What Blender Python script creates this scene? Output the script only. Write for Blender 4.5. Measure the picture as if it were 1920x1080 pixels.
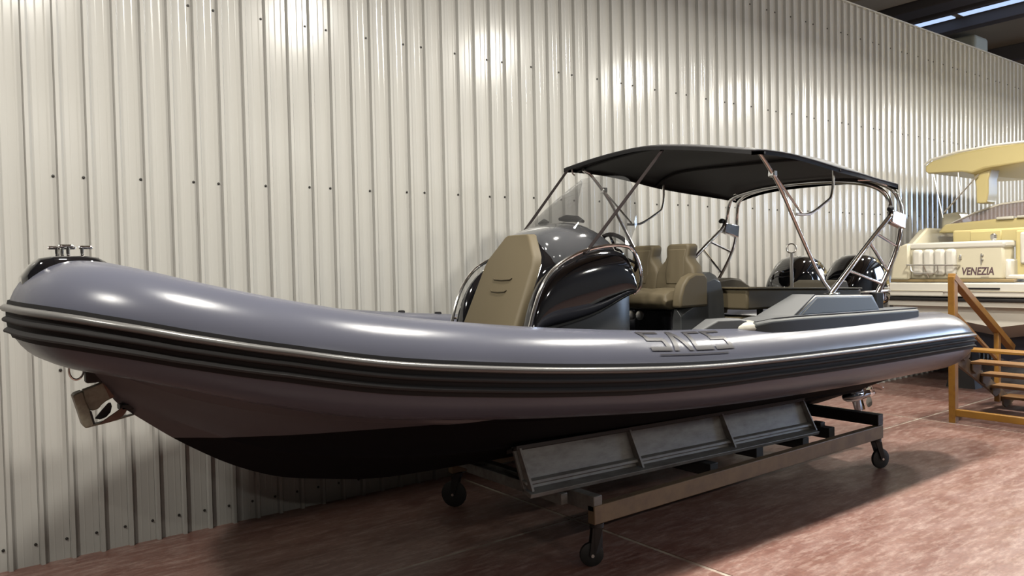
import bpy, bmesh, math, random
from mathutils import Vector, Matrix, Quaternion
random.seed(7)
S = bpy.context.scene
for o in list(bpy.data.objects): bpy.data.objects.remove(o)
C = S.collection

# ------------------------------------------------------------------ camera
cam = bpy.data.cameras.new('camera'); co = bpy.data.objects.new('camera', cam); C.objects.link(co)
cam.sensor_width = 36.0; cam.lens = 1450 * 36 / 1920; cam.clip_end = 200
XA = (0.79294535, -0.03398337, 0.60834431)   # hall X axis (along the wall) in camera right/down/forward
YA = (-0.60889594, -0.00816861, 0.79320805)  # hall Y axis (towards the wall)
ZA = (-0.02198656, -0.99938902, -0.0271696)  # up
co.matrix_world = Matrix(((XA[0], -XA[1], -XA[2], 0), (YA[0], -YA[1], -YA[2], 0), (ZA[0], -ZA[1], -ZA[2], 2.08), (0, 0, 0, 1)))
S.camera = co
# ------------------------------------------------------------------ world, light, exposure
w = bpy.data.worlds.new('world'); S.world = w; w.use_nodes = True
w.node_tree.nodes['Background'].inputs[0].default_value = (0.8, 0.85, 1, 1)
w.node_tree.nodes['Background'].inputs[1].default_value = 0.006
S.view_settings.view_transform = 'Standard'; S.view_settings.look = 'None'
S.view_settings.gamma = 1; S.view_settings.use_curve_mapping = False
S.view_settings.exposure = 0.12
LAMP_POWER = 270; SPILL_POWER = 105; FILL_POWER = 230; LAMP_COL = (1.0, 0.96, 0.87)
LAMP_Y = 3.4; LAMP_Z = 5.4; LAMPS_X = [0.95 + 3.05 * k for k in range(-1, 9)]; FILL_X = [-3, 2.5, 8, 13.5, 19, 24.5]; FILL_Y = -6.5
ALB = 0.40; DAYLIGHT = 26.0; SKYLIGHT = 1.0

# ------------------------------------------------------------------ helpers
def mat(name, col, rough=0.5, metal=0.0, noise=None, bump=None, spec=0.5, coat=0.0, trans=0.0, alpha=1.0, emit=None):
    m = bpy.data.materials.new(name); m.use_nodes = True
    nt = m.node_tree; b = nt.nodes['Principled BSDF']; N = nt.nodes.new; L = nt.links.new
    if metal < .9 and alpha == 1: col = tuple(c * ALB for c in col); noise = noise and (noise[0], tuple(c * ALB for c in noise[1]), *noise[2:])
    b.inputs['Base Color'].default_value = (*col, 1); b.inputs['Roughness'].default_value = rough
    b.inputs['Metallic'].default_value = metal; b.inputs['Specular IOR Level'].default_value = spec
    b.inputs['Coat Weight'].default_value = coat; b.inputs['Coat Roughness'].default_value = 0.05
    b.inputs['Transmission Weight'].default_value = trans; b.inputs['Alpha'].default_value = alpha
    if emit:
        b.inputs['Emission Color'].default_value = (*emit[0], 1); b.inputs['Emission Strength'].default_value = emit[1]
    tc = N('ShaderNodeTexCoord')
    if noise:   # (scale(xyz), second colour, low, high, detail)
        sc, c2, lo, hi = noise
        mp = N('ShaderNodeMapping'); mp.inputs['Scale'].default_value = sc; L(tc.outputs['Object'], mp.inputs['Vector'])
        n = N('ShaderNodeTexNoise'); n.inputs['Scale'].default_value = 1; n.inputs['Detail'].default_value = 6; n.inputs['Roughness'].default_value = 0.65
        L(mp.outputs[0], n.inputs['Vector'])
        r = N('ShaderNodeValToRGB'); r.color_ramp.elements[0].position = lo; r.color_ramp.elements[1].position = hi
        r.color_ramp.elements[0].color = (*col, 1); r.color_ramp.elements[1].color = (*c2, 1)
        L(n.outputs[0], r.inputs[0]); L(r.outputs[0], b.inputs['Base Color'])
    if bump:
        n2 = N('ShaderNodeTexNoise'); n2.inputs['Scale'].default_value = bump[0]; n2.inputs['Detail'].default_value = 4
        L(tc.outputs['Object'], n2.inputs['Vector'])
        bp = N('ShaderNodeBump'); bp.inputs['Strength'].default_value = bump[1]; bp.inputs['Distance'].default_value = bump[2]
        L(n2.outputs[0], bp.inputs['Height']); L(bp.outputs[0], b.inputs['Normal'])
    return m

M = dict(
    panel=mat('painted_sheet', (.72, .705, .66), .21, noise=((.7, .7, .35), (.68, .66, .61), .35, .75), spec=.27),
    screw=mat('dark_screw', (.05, .045, .04), .5, .3),
    tube=mat('grey_tube_fabric', (.145, .150, .198), .25, noise=((.9, .9, .9), (.134, .139, .178), .3, .7), bump=(900, .12, .001), spec=.2),
    hullgrey=mat('hull_gelcoat_grey', (.11, .105, .122), .45),
    hullblack=mat('bottom_paint_black', (.006, .006, .008), .8, spec=.1),
    rubber=mat('black_rubber', (.012, .011, .012), .75, spec=.25),
    rubgrey=mat('grey_rubber', (.065, .062, .062), .75, spec=.15),
    rublight=mat('pale_rub_ridge', (.17, .165, .16), .30),
    gloss=mat('gloss_black', (.010, .010, .012), .05, coat=1.0),
    cowl=mat('dark_grey_gloss', (.115, .118, .128), .10, coat=.8),
    gel=mat('grey_gelcoat', (.085, .088, .09), .35, spec=.35),
    gel2=mat('grey_gelcoat_pale', (.17, .172, .175), .5, spec=.25),
    gel3=mat('grey_gelcoat_deep', (.062, .066, .066), .5, spec=.2),
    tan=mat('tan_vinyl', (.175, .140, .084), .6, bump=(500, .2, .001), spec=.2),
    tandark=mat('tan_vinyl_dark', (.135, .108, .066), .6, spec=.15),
    steel=mat('polished_steel', (.78, .77, .76), .10, 1.0),
    steeldull=mat('satin_steel', (.62, .60, .57), .28, 1.0),
    canvas=mat('charcoal_canvas', (.023, .021, .023), .7, bump=(700, .3, .001)),
    strap=mat('black_webbing', (.022, .015, .015), .8, spec=.1),
    letter=mat('grey_lettering', (.058, .054, .060), .35, spec=.2),
    offwhite=mat('off_white_gelcoat', (.80, .77, .68), .25, coat=.3),
    galv=mat('worn_grey_steel', (.28, .27, .25), .55, .1, noise=((5, 14, 14), (.13, .11, .10), .4, .75)),
    beam=mat('brown_painted_steel', (.30, .20, .10), .6, 0, noise=((6, 6, 6), (.15, .09, .055), .4, .8)),
    darksteel=mat('dark_steel', (.035, .030, .030), .55, .4, noise=((5, 5, 5), (.02, .015, .015), .4, .8)),
    plank=mat('grey_timber', (.035, .032, .030), .75, noise=((4, 30, 30), (.018, .016, .016), .35, .7)),
    wheel=mat('caster_rubber', (.012, .012, .012), .6),
    anchor=mat('galvanised_anchor', (.42, .39, .29), .5, .1, noise=((25, 25, 25), (.24, .20, .14), .4, .8)),
    rust=mat('anchor_rust', (.26, .13, .085), .7, noise=((20, 20, 20), (.14, .075, .06), .4, .8)),
    orange=mat('orange_painted_steel', (.50, .235, .030), .45, noise=((9, 9, 9), (.33, .12, .02), .5, .8)),
    tread=mat('worn_orange_tread', (.47, .25, .09), .5, noise=((9, 9, 9), (.40, .17, .06), .4, .8)),
    cream=mat('cream_gelcoat', (1.15, 1.05, .78), .28, coat=.3),  # yacht gelcoats: colours raised to stand in for lamps near the yacht
    yellow=mat('yellow_cream_gelcoat', (1.05, .87, .40), .32, coat=.2),
    yacht=mat('white_gelcoat', (1.2, 1.14, 1.0), .28, coat=.3),
    stripe=mat('tan_stripe', (.52, .37, .17), .45),
    navy=mat('navy_bottom_paint', (.012, .014, .045), .5),
    glass=mat('smoked_acrylic', (.03, .03, .03), .02, spec=.5, alpha=.46),
    tint=mat('brown_tinted_acrylic', (.20, .145, .14), .05, alpha=.5),
    text=mat('mauve_lettering', (.16, .08, .10), .6),
    slab=None, joint=mat('pale_joint_filler', (.85, .75, .62), .6, noise=((3, 3, 3), (.40, .24, .19), .4, .7)),
    hall=mat('hall_wall_paint', (.20, .19, .17), .7),
    roof=mat('roof_deck', (.55, .45, .32), .7),
    roofbeam=mat('roof_beam_dark', (.16, .14, .14), .6),
    roofpale=mat('roof_beam_beige', (.95, .80, .62), .6),
    duct=mat('pale_duct_wrap', (.9, .9, .76), .6),
    lampmetal=mat('lamp_reflector', (.55, .55, .55), .4, .8),
    daylight=mat('daylit_window', (.5, .6, .8), .6, emit=((.55, .72, 1.0), DAYLIGHT)),
    skylight=mat('skylight_sheet', (.3, .4, .6), .6, emit=((.50, .66, 1.0), SKYLIGHT)),
)
def slab_mat():
    m = bpy.data.materials.new('worn_red_floor_paint'); m.use_nodes = True
    nt = m.node_tree; N = nt.nodes.new; L = nt.links.new; b = nt.nodes['Principled BSDF']
    tc = N('ShaderNodeTexCoord'); geo = N('ShaderNodeNewGeometry')
    def noise(sc, det=6, ro=.6):
        mp = N('ShaderNodeMapping'); mp.inputs['Scale'].default_value = sc; L(geo.outputs['Position'], mp.inputs['Vector'])
        n = N('ShaderNodeTexNoise'); n.inputs['Scale'].default_value = 1; n.inputs['Detail'].default_value = det; n.inputs['Roughness'].default_value = ro
        L(mp.outputs[0], n.inputs['Vector']); return n.outputs[0]
    def ramp(f, a, bb, lo, hi):
        r = N('ShaderNodeValToRGB'); r.color_ramp.elements[0].position = lo; r.color_ramp.elements[1].position = hi
        r.color_ramp.elements[0].color = (*a, 1); r.color_ramp.elements[1].color = (*bb, 1); L(f, r.inputs[0]); return r.outputs[0]
    base = ramp(noise((1.3, 3.5, 1)), (.125, .055, .042), (.195, .110, .089), .32, .72)
    scuff = ramp(noise((4.5, 17, 1), 9, .75), (0, 0, 0), (1, 1, 1), .47, .72)
    mx = N('ShaderNodeMix'); mx.data_type = 'RGBA'; L(scuff, mx.inputs['Factor']); L(base, mx.inputs['A']); mx.inputs['B'].default_value = (.30, .215, .185, 1)
    fine = ramp(noise((30, 30, 1), 3), (.82, .82, .82), (1.1, 1.1, 1.1), .3, .7)
    mu = N('ShaderNodeMix'); mu.data_type = 'RGBA'; mu.blend_type = 'MULTIPLY'; mu.inputs['Factor'].default_value = 1
    L(mx.outputs['Result'], mu.inputs['A']); L(fine, mu.inputs['B']); L(mu.outputs['Result'], b.inputs['Base Color'])
    rr = ramp(noise((1.5, 4, 1)), (.28, .28, .28), (.55, .55, .55), .35, .7); L(rr, b.inputs['Roughness'])
    return m
M['slab'] = slab_mat()

class MB:
    def __init__(s): s.v = []; s.f = []
    def add(s, vs, fs):
        n = len(s.v); s.v += [Vector(v) for v in vs]; s.f += [tuple(i + n for i in f) for f in fs]; return s
    def box(s, a, b):   # two opposite corners
        x0, x1 = sorted((a[0], b[0])); y0, y1 = sorted((a[1], b[1])); z0, z1 = sorted((a[2], b[2]))
        return s.hexa([(x0, y0, z0), (x1, y0, z0), (x1, y1, z0), (x0, y1, z0), (x0, y0, z1), (x1, y0, z1), (x1, y1, z1), (x0, y1, z1)])
    def hexa(s, p): return s.add(p, [(0, 3, 2, 1), (4, 5, 6, 7), (0, 1, 5, 4), (1, 2, 6, 5), (2, 3, 7, 6), (3, 0, 4, 7)])
    def prism(s, poly, d):   # polygon points, extruded by vector d
        n = len(poly); d = Vector(d); p = [Vector(q) for q in poly]
        return s.add(p + [q + d for q in p], [tuple(range(n))[::-1], tuple(range(n, 2 * n))] + [(i, (i + 1) % n, (i + 1) % n + n, i + n) for i in range(n)])
    def loft(s, rings, closed=True, caps=True):
        n = len(rings[0]); vs = [p for r in rings for p in r]; fs = []
        for k in range(len(rings) - 1):
            for i in range(n if closed else n - 1):
                j = (i + 1) % n; fs.append((k * n + i, k * n + j, (k + 1) * n + j, (k + 1) * n + i))
        if caps and closed: fs += [tuple(range(n))[::-1], tuple(range((len(rings) - 1) * n, len(rings) * n))]
        return s.add(vs, fs)
    def tube(s, path, r, seg=10, closed=False):
        P = [Vector(p) for p in path]; n = len(P); rings = []; up = Vector((0, 0, 1)); last = None
        for i, p in enumerate(P):
            if closed: t = P[(i + 1) % n] - P[i - 1]
            else: t = P[min(i + 1, n - 1)] - P[max(i - 1, 0)]
            t.normalize()
            if last is None:
                a = t.cross(up) if abs(t.z) < .95 else t.cross(Vector((1, 0, 0)))
            else: a = last - t * last.dot(t)
            a.normalize(); last = a; b = t.cross(a)
            rr = r[i] if isinstance(r, (list, tuple)) else r
            rings.append([p + (a * math.cos(2 * math.pi * k / seg) + b * math.sin(2 * math.pi * k / seg)) * rr for k in range(seg)])
        if closed: rings.append(rings[0]); return s.loft(rings, True, False)
        return s.loft(rings)
    def lathe(s, c, axis, prof, seg=20):   # prof: (distance along axis, radius)
        c = Vector(c); ax = Vector(axis).normalized(); a = ax.orthogonal().normalized(); b = ax.cross(a)
        return s.loft([[c + ax * h + (a * math.cos(2 * math.pi * k / seg) + b * math.sin(2 * math.pi * k / seg)) * max(r, 1e-4) for k in range(seg)] for h, r in prof])
    def build(s, name, m, parent=None, smooth=35, bevel=0, sub=0, solid=0, bseg=2):
        me = bpy.data.meshes.new(name); me.from_pydata([tuple(v) for v in s.v], [], s.f); me.validate()
        bm = bmesh.new(); bm.from_mesh(me); bmesh.ops.remove_doubles(bm, verts=bm.verts, dist=1e-5); bmesh.ops.recalc_face_normals(bm, faces=bm.faces); bm.to_mesh(me); bm.free()
        me.materials.append(M[m] if isinstance(m, str) else m)
        o = bpy.data.objects.new(name, me); C.objects.link(o); par(o, parent)
        if smooth:
            for p in me.polygons: p.use_smooth = True
            if smooth < 180: me.set_sharp_from_angle(angle=math.radians(smooth))
        if bevel:
            b = o.modifiers.new('bevel', 'BEVEL'); b.width = bevel; b.segments = bseg; b.limit_method = 'ANGLE'; b.angle_limit = math.radians(28); b.harden_normals = False
        if solid:
            k = o.modifiers.new('solid', 'SOLIDIFY'); k.thickness = solid; k.offset = 0
        if sub:
            k = o.modifiers.new('sub', 'SUBSURF'); k.levels = sub; k.render_levels = sub
        return o
def world_loc(o):
    v = Vector((0, 0, 0))
    while o: v += o.location + (o.matrix_parent_inverse.translation if o.parent else Vector((0, 0, 0))); o = o.parent
    return v
def par(o, parent):
    if parent:
        o.parent = parent; o.matrix_parent_inverse = Matrix.Translation(-world_loc(parent))
def tag(o, label, cat, group=None):
    o['label'] = label; o['category'] = cat
    if group: o['group'] = group
    return o
def thing(name, loc, label, cat, group=None):
    o = bpy.data.objects.new(name, None); C.objects.link(o); o.location = loc; o.empty_display_size = .2
    return tag(o, label, cat, group)
def struct(o): o['kind'] = 'structure'; return o
def place(src, parent, loc, name=None):
    c = src.copy(); C.objects.link(c); par(c, parent); c.location = loc
    return c
def cr(pts, n):   # catmull-rom through points of any dimension, n samples per span
    P = [tuple(p) for p in pts]; P = [tuple(2 * a - b for a, b in zip(P[0], P[1]))] + P + [tuple(2 * a - b for a, b in zip(P[-1], P[-2]))]
    out = []
    for i in range(1, len(P) - 2):
        for k in range(n):
            t = k / n; p0, p1, p2, p3 = P[i - 1:i + 3]
            out.append(tuple(.5 * (2 * b + (c - a) * t + (2 * a - 5 * b + 4 * c - d) * t * t + (3 * b - a - 3 * c + d) * t ** 3) for a, b, c, d in zip(p0, p1, p2, p3)))
    out.append(P[-2]); return out
def interp(tab, x):
    if x <= tab[0][0]: return tab[0][1]
    for a, b in zip(tab, tab[1:]):
        if x <= b[0]: return a[1] + (b[1] - a[1]) * (x - a[0]) / (b[0] - a[0])
    return tab[-1][1]

# ------------------------------------------------------------------ the hall
WY = 6.52; WTOP = 6.13
fl = struct(MB().box((-10, -12, -.12), (32, 16, -.004)).build('floor', 'joint', smooth=0))
JX = [-10, -7.8, -1.8, 4.2, 10.22, 16.2, 22.2, 28.2, 32]; JY = [-12, -7.3, -1.3, 4.72, 10.7, 16]
for i in range(len(JX) - 1):
    for j in range(len(JY) - 1):
        g = .019
        MB().box((JX[i] + g, JY[j] + g, -.02), (JX[i + 1] - g, JY[j + 1] - g, 0)).build('slab', 'slab', fl, smooth=0)

wall = struct(MB().box((-6.0, WY + .012, 0), (26, WY + .09, WTOP)).build('wall_back', 'hall', smooth=0))
PITCH = .1965; R0 = .636
# one pan with its raised rib; two faint stiffening swages on the pan
prof = [(0, 0), (.036, 0), (.042, -.001), (.048, 0), (.090, 0), (.096, -.001), (.102, 0), (.139, 0), (.1405, .004), (.148, -.034), (.172, -.034), (.190, 0), (PITCH, 0)]
pan = MB()
pan.add([(x, y, 0) for x, y in prof] + [(x, y, WTOP) for x, y in prof], [(i, i + 1, i + 1 + len(prof), i + len(prof)) for i in range(len(prof) - 1)])
k0 = -30; k1 = 126
p0 = pan.build('panel', 'panel', wall, smooth=0)
xw = lambda k: R0 - .146 + k * PITCH
p0.location = (xw(k0), WY, 0)
for k in range(k0 + 1, k1): place(p0, wall, (xw(k), WY, 0))
sc = MB()
for z, every in ((.15, 1), (1.40, 0), (2.82, 0), (4.23, 0), (5.64, 0)):
    for k in range(k0, k1):
        if every or (k - 1) % 5 in (0, 1, 3):
            sc.lathe((R0 - .028 + k * PITCH, WY + .002, z + .004 * math.sin(k * 5.3)), (0, -1, 0), [(0, .0115), (.006, .0115), (.007, .007), (.013, .006)], 6)
so = sc.build('screw_heads', 'screw', wall); so['kind'] = 'stuff'
MB().box((-6, WY - .045, WTOP), (26, WY + .10, WTOP + .02)).build('top_flashing', 'panel', wall, smooth=0)

ceil_ = struct(MB().box((-10, -12, 8.5), (32, 16, 8.6)).build('ceiling', 'roof', smooth=0))
for x in (-6, 0, 6, 12.3): MB().box((x, -12, 8.0), (x + .35, 16, 8.5)).build('roof_beam', 'roofbeam', ceil_, smooth=0)
MB().box((18.1, -12, 8.28), (19.3, 16, 8.5)).build('roof_beam', 'roofpale', ceil_, smooth=0, bevel=.02)
MB().box((19.6, -12, 8.15), (20.3, 16, 8.5)).build('roof_beam', 'roofbeam', ceil_, smooth=0, bevel=.02)
MB().box((20.9, -12, 8.25), (21.15, 16, 8.5)).build('roof_beam', 'roofbeam', ceil_, smooth=0, bevel=.02)
MB().box((22.4, -12, 8.20), (22.75, 16, 8.5)).build('roof_beam', 'roofbeam', ceil_, smooth=0, bevel=.02)
MB().box((26.6, -12, 8.05), (26.9, 16, 8.5)).build('roof_beam', 'roofbeam', ceil_, smooth=0, bevel=.02)
for y0, y1 in ((-11, -5.2), (-5.0, 1.2), (1.4, 9.05), (9.25, 14)): MB().box((21.5, y0, 8.47), (22.25, y1, 8.51)).build('skylight_sheet', 'skylight', ceil_, smooth=0)
struct(MB().box((-10.2, -12, 0), (-10, 16, 8.5)).build('wall_left', 'hall', smooth=0))
struct(MB().box((-10, -12.2, 0), (32, -12, 8.5)).build('wall_front', 'hall', smooth=0))
wr = struct(MB().box((32, -12, 0), (32.2, 16, 8.5)).build('wall_right', 'hall', smooth=0))
wn = struct(MB().box((31.9, -8.1, 3.3), (32.0, -1.2, 7.0)).build('window_1', 'daylight', smooth=0))
for y in (-8.1, -5.8, -3.5, -1.2): MB().box((31.84, y - .06, 3.2), (31.9, y + .06, 7.1)).build('mullion', 'roofbeam', wn, smooth=0)
d = MB().box((23.75, 9.35, 7.80), (24.65, 14, 8.36)).build('air_duct', 'duct', bevel=.12, bseg=4)
tag(d, 'pale wrapped duct under the roof beyond the ribbed wall', 'duct')
MB().tube([(24.2, 12.5, 8.3), (24.2, 12.5, 8.5)], .03).build('hanger', 'roofbeam', d)

# pendant lamps over the boats, plus an added unseen row as shadow fill
lamp_proto = None
for i, x in enumerate(LAMPS_X + FILL_X):
    own = i < len(LAMPS_X)
    root = thing('pendant_lamp', (x, LAMP_Y if own else FILL_Y, LAMP_Z), 'bell-shaped pendant lamp in the row hung above the boats' if own else 'added fill lamp with bell shade over the open half of the hall', 'lamp', 'pendant lamps above the boats' if own else 'added fill lamps across the hall')
    if lamp_proto is None:
        a = MB().lathe((0, 0, .012), (0, 0, 1), [(0, .29), (.06, .27), (.22, .17), (.30, .08), (.46, .075)], 20).build('shade', 'lampmetal')
        b = MB().tube([(0, 0, .46), (0, 0, 8.5 - LAMP_Z)], .008, 6).build('cable', 'roofbeam')
        lamp_proto = (a, b); 
        for o in lamp_proto: o.parent = root
    else:
        for o in lamp_proto:
            c = o.copy(); C.objects.link(c); c.parent = root
    la = bpy.data.lights.new('bulb', 'AREA'); la.shape = 'DISK'; la.size = .40; la.energy = LAMP_POWER if own else FILL_POWER; la.color = LAMP_COL
    lo = bpy.data.objects.new('bulb', la); C.objects.link(lo); lo.parent = root
    if own:
        lg = bpy.data.lights.new('added_spill', 'POINT'); lg.shadow_soft_size = .13; lg.energy = SPILL_POWER; lg.color = LAMP_COL  # point light without a fitting, added to brighten the upper wall
        go = bpy.data.objects.new('added_spill', lg); C.objects.link(go); go.parent = root; go.location = (0, 0, -.16)

# ------------------------------------------------------------------ the inflatable boat
YC = 4.745
boat = thing('inflatable_boat', (4.5, YC, 0), 'long grey inflatable boat with black canopy on a steel cradle', 'boat')
HB = .88
ST = [(.635, 0, 1.890, .276), (.70, .33, 1.876, .281), (.85, .57, 1.838, .274), (1.1, .76, 1.765, .270), (1.5, .93, 1.655, .278), (2.0, 1.04, 1.548, .286),
      (2.7, 1.125, 1.455, .284), (3.4, 1.17, 1.384, .283), (4.2, 1.195, 1.320, .286), (5, 1.2, 1.284, .293), (6, 1.2, 1.259, .300), (7, 1.2, 1.243, .304), (8.0, 1.2, 1.230, .300)]
ST = [(x, h * HB, z, r) for x, h, z, r in ST]
half = cr(ST, 8)
tail = [(x, 1.2 * HB, z, r) for x, z, r in ((8.35, 1.224, .295), (8.55, 1.215, .272), (8.69, 1.200, .235), (8.79, 1.180, .185), (8.86, 1.16, .13), (8.905, 1.145, .075), (8.925, 1.14, .02))]
side = half + tail
full = [(x, YC + h, z + .04 * h / 1.2, r) for x, h, z, r in reversed(side)] + [(x, YC - h, z, r) for x, h, z, r in side[1:]]
def frames(path):
    out = []
    for i, p in enumerate(path):
        a = Vector(path[max(i - 1, 0)][:3]); b = Vector(path[min(i + 1, len(path) - 1)][:3]); t = (b - a)
        th = Vector((t.x, t.y, 0)).normalized(); n = Vector((th.y, -th.x, 0))   # outward normal in plan
        c = Vector(p[:3])
        if n.y * (c.y - YC) < 0 or (abs(c.y - YC) < .02 and n.x > 0): n = -n
        t.normalize(); u = Vector((0, 0, 1)) - t * t.z; u.normalize()
        out.append((c, n, u, p[3]))
    return out
FR = frames(full)
def surf(f, ang, off=0.0):
    c, n, u, r = f; a = math.radians(ang); return c + (n * math.cos(a) + u * math.sin(a)) * (r + off)
tb = MB().loft([[surf(f, k * 360 / 40) for k in range(40)] for f in FR]).build('tube', 'tube', boat, smooth=60)
# rub strake : band plus three ridges following the whole outside of the tube
UP = [(.6, 16), (.85, 13), (1.1, 12), (1.5, 14), (2.5, 15.5), (4.2, 17), (8, 18.5), (8.5, 18.5), (8.9, 30)]
LO = [(.6, -24), (.85, -27), (1.1, -28), (1.5, -24), (2.5, -24), (3.6, -24.5), (5, -17.5), (8, -15), (8.5, -15), (8.9, -25)]
body = [f for f, p in zip(FR, full) if p[0] < 8.80]
def band(f0, f1, prof, name, m, parent):
    rings = []
    for f in body:
        x = f[0].x; up = interp(UP, x); lo = interp(LO, x); ring = []
        for t, h in prof:
            fr = f0 + (f1 - f0) * t; ring.append(surf(f, up + (lo - up) * fr, h))
        rings.append(ring)
    return MB().loft(rings).build(name, m, parent, smooth=50)
bd = band(0, 1, [(0, -.01), (0, .010), (.25, .0105), (.5, .0105), (.75, .0105), (1, .010), (1, -.01), (.5, -.01)], 'rub_strake', 'rubber', boat)
RG = [(0, 0), (.12, .018), (.35, .027), (.65, .027), (.88, .018), (1, 0), (.5, -.004)]
band(.10, .31, [(t, h * 1.05 + .006) for t, h in RG], 'upper_ridge', 'rublight', bd)
band(.42, .57, [(t, h * .8 + .006) for t, h in RG], 'middle_ridge', 'rubgrey', bd)
band(.70, .85, [(t, h * 1.0 + .006) for t, h in RG], 'lower_ridge', 'rubgrey', bd)
# tube patches / valves seen on the far side
for x in (3.19, 3.62):
    f = min((f for f, p in zip(FR, full) if p[1] > YC + .5), key=lambda f: abs(f[0].x - x))
    MB().lathe(surf(f, 88, -.01), (0, 0, 1), [(0, .032), (.022, .030), (.026, .02)], 12).build('tube_valve', 'rubber', boat)

# hull
KEEL = [(.70, 1.60), (.80, 1.46), (.86, 1.365), (1.03, 1.22), (1.2, 1.09), (1.46, .925), (1.74, .80), (2.03, .73), (2.42, .66), (2.83, .635), (3.3, .62), (5, .565), (7.9, .49)]
CHN = [(.70, .03, 1.61), (.80, .10, 1.555), (.86, .15, 1.53), (1.03, .26, 1.45), (1.2, .36, 1.385), (1.46, .50, 1.31), (1.74, .62, 1.25), (2.03, .72, 1.205), (2.42, .825, 1.15), (2.83, .90, 1.11), (3.3, .955, 1.075), (5, .995, 1.005), (7.9, 1.0, .93)]
TOP = [(.70, .10, 1.66), (.80, .27, 1.63), (.86, .36, 1.61), (1.03, .52, 1.565), (1.2, .63, 1.51), (1.46, .76, 1.435), (1.74, .845, 1.375), (2.03, .91, 1.325), (2.42, .97, 1.27), (2.83, 1.02, 1.225), (3.3, 1.055, 1.185), (5, 1.09, 1.095), (7.9, 1.1, 1.03)]
def hull_rings():
    ks, cs, ts = cr([(a, b) for a, b in KEEL], 4), cr(CHN, 4), cr([(a, b * .93, c) for a, b, c in TOP], 4); R = []
    for (x, kz), (_, ch, cz), (_, th, tz) in zip(ks, cs, ts):
        r = []
        for s in (-1, 1):
            pts = [(th, tz), (ch + (th - ch) * .5, cz + (tz - cz) * .45), (ch + .02, cz + .012), (ch, cz), (ch - .035 * min(1, ch * 2), cz + .002)]
            for q, bulge in ((.75, .012), (.52, .014), (.5, -.006), (.3, .012), (.12, .004)):
                pts.append((ch * q, kz + (cz - kz) * q + bulge * min(1, ch * 1.5) - .02 * math.sin(q * math.pi)))
            pts.append((0, kz))
            if s == 1: pts = pts[-2::-1]
            r += [Vector((x, YC + s * h, z)) for h, z in pts]
        R.append(r)
    return R
HR = hull_rings()
def split_hull(name, m, keep_top):
    b = MB().loft(HR, closed=False, caps=False); n = len(HR[0])
    b.f.append(tuple(range((len(HR) - 1) * n, len(HR) * n)))
    o = b.build(name, m, boat, smooth=30)
    bm = bmesh.new(); bm.from_mesh(o.data)
    bmesh.ops.bisect_plane(bm, geom=bm.verts[:] + bm.edges[:] + bm.faces[:], plane_co=(1.18, YC, 1.135), plane_no=(-.006, 0, 1), clear_outer=not keep_top, clear_inner=keep_top)
    bm.to_mesh(o.data); bm.free(); return o
split_hull('hull_topside', 'hullgrey', True); split_hull('hull_bottom', 'hullblack', False)  # aft topside strip falls in the black too, its shadow put into the colour
dk = [(2.05, .66), (2.3, .78), (2.8, .9), (3.3, .96), (7.88, 1.0)]
MB().prism([(x, YC - h, 1.20) for x, h in dk] + [(x, YC + h, 1.20) for x, h in reversed(dk)], (0, 0, .03)).build('deck', 'gel', boat, smooth=0)

# bow step, cleats, bow eye
bw = MB(); rings = []
for x, hw, zt, zb in ((.42, .09, 2.085, 2.02), (.455, .13, 2.135, 2.05), (.50, .155, 2.176, 2.10), (.56, .16, 2.186, 2.13), (.70, .155, 2.188, 2.12), (.77, .13, 2.178, 2.10), (.82, .09, 2.15, 2.06)):
    rings.append([(x, YC - hw, zb), (x, YC - hw * .98, (zt + zb) / 2 + .012), (x, YC - hw * .8, zt), (x, YC, zt + .004), (x, YC + hw * .8, zt), (x, YC + hw * .98, (zt + zb) / 2 + .012), (x, YC + hw, zb), (x, YC, zb - .01)])
bs = bw.loft(rings).build('bow_step', 'gloss', boat, smooth=50)
for x0, x1, y, px, z in ((.555, .685, YC + .055, (.597, .622), 2.237), (.595, .665, YC - .02, (.640,), 2.243), (.685, .75, YC - .06, (.700,), 2.235)):
    cl = MB().tube([(x0, y, z - .002), (x0 + .006, y, z), (x1 - .006, y, z), (x1, y, z - .002)], [.006, .0095, .0095, .006], 10)
    for p in px: cl.tube([(p, y, 2.18), (p, y, 2.19), (p, y, 2.205), (p, y, z)], [.014, .010, .009, .010], 10)
    cl.build('bow_cleat', 'steel', bs)
MB().tube([(.66 + .035 * math.cos(t) - .0, YC, 1.575 + .052 * math.sin(t)) for t in [i * math.pi / 10 for i in range(20)]], .006, 8, True).build('bow_eye', 'steeldull', boat)
MB().box((.70, YC - .035, 1.50), (.86, YC + .035, 1.66)).build('bow_roller', 'darksteel', boat, bevel=.01)
MB().box((.86, YC - .05, 1.33), (.93, YC + .05, 1.37)).build('stem_guard', 'darksteel', boat, bevel=.01)

# console -----------------------------------------------------------------
def yz(hw, z0, z1, x, rnd=.06, n=3):
    pts = [(YC - hw, z0)]
    for k in range(n + 1):
        a = math.pi - k * math.pi / 2 / n; pts.append((YC - hw + rnd + rnd * math.cos(a), z1 - rnd + rnd * math.sin(a)))
    for k in range(n + 1):
        a = math.pi / 2 - k * math.pi / 2 / n; pts.append((YC + hw - rnd + rnd * math.cos(a), z1 - rnd + rnd * math.sin(a)))
    pts.append((YC + hw, z0)); return [Vector((x, y, z)) for y, z in pts]
con = MB().loft([yz(.40, 1.2, 2.0, 3.66, .05), yz(.42, 1.2, 2.03, 3.74, .05), yz(.44, 1.2, 2.05, 3.95, .05), yz(.45, 1.2, 2.08, 4.3, .05), yz(.44, 1.2, 2.06, 4.42, .05), yz(.42, 1.2, 2.0, 4.5, .05)]).build('console', 'gel', boat, smooth=40, bevel=.012)
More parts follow.
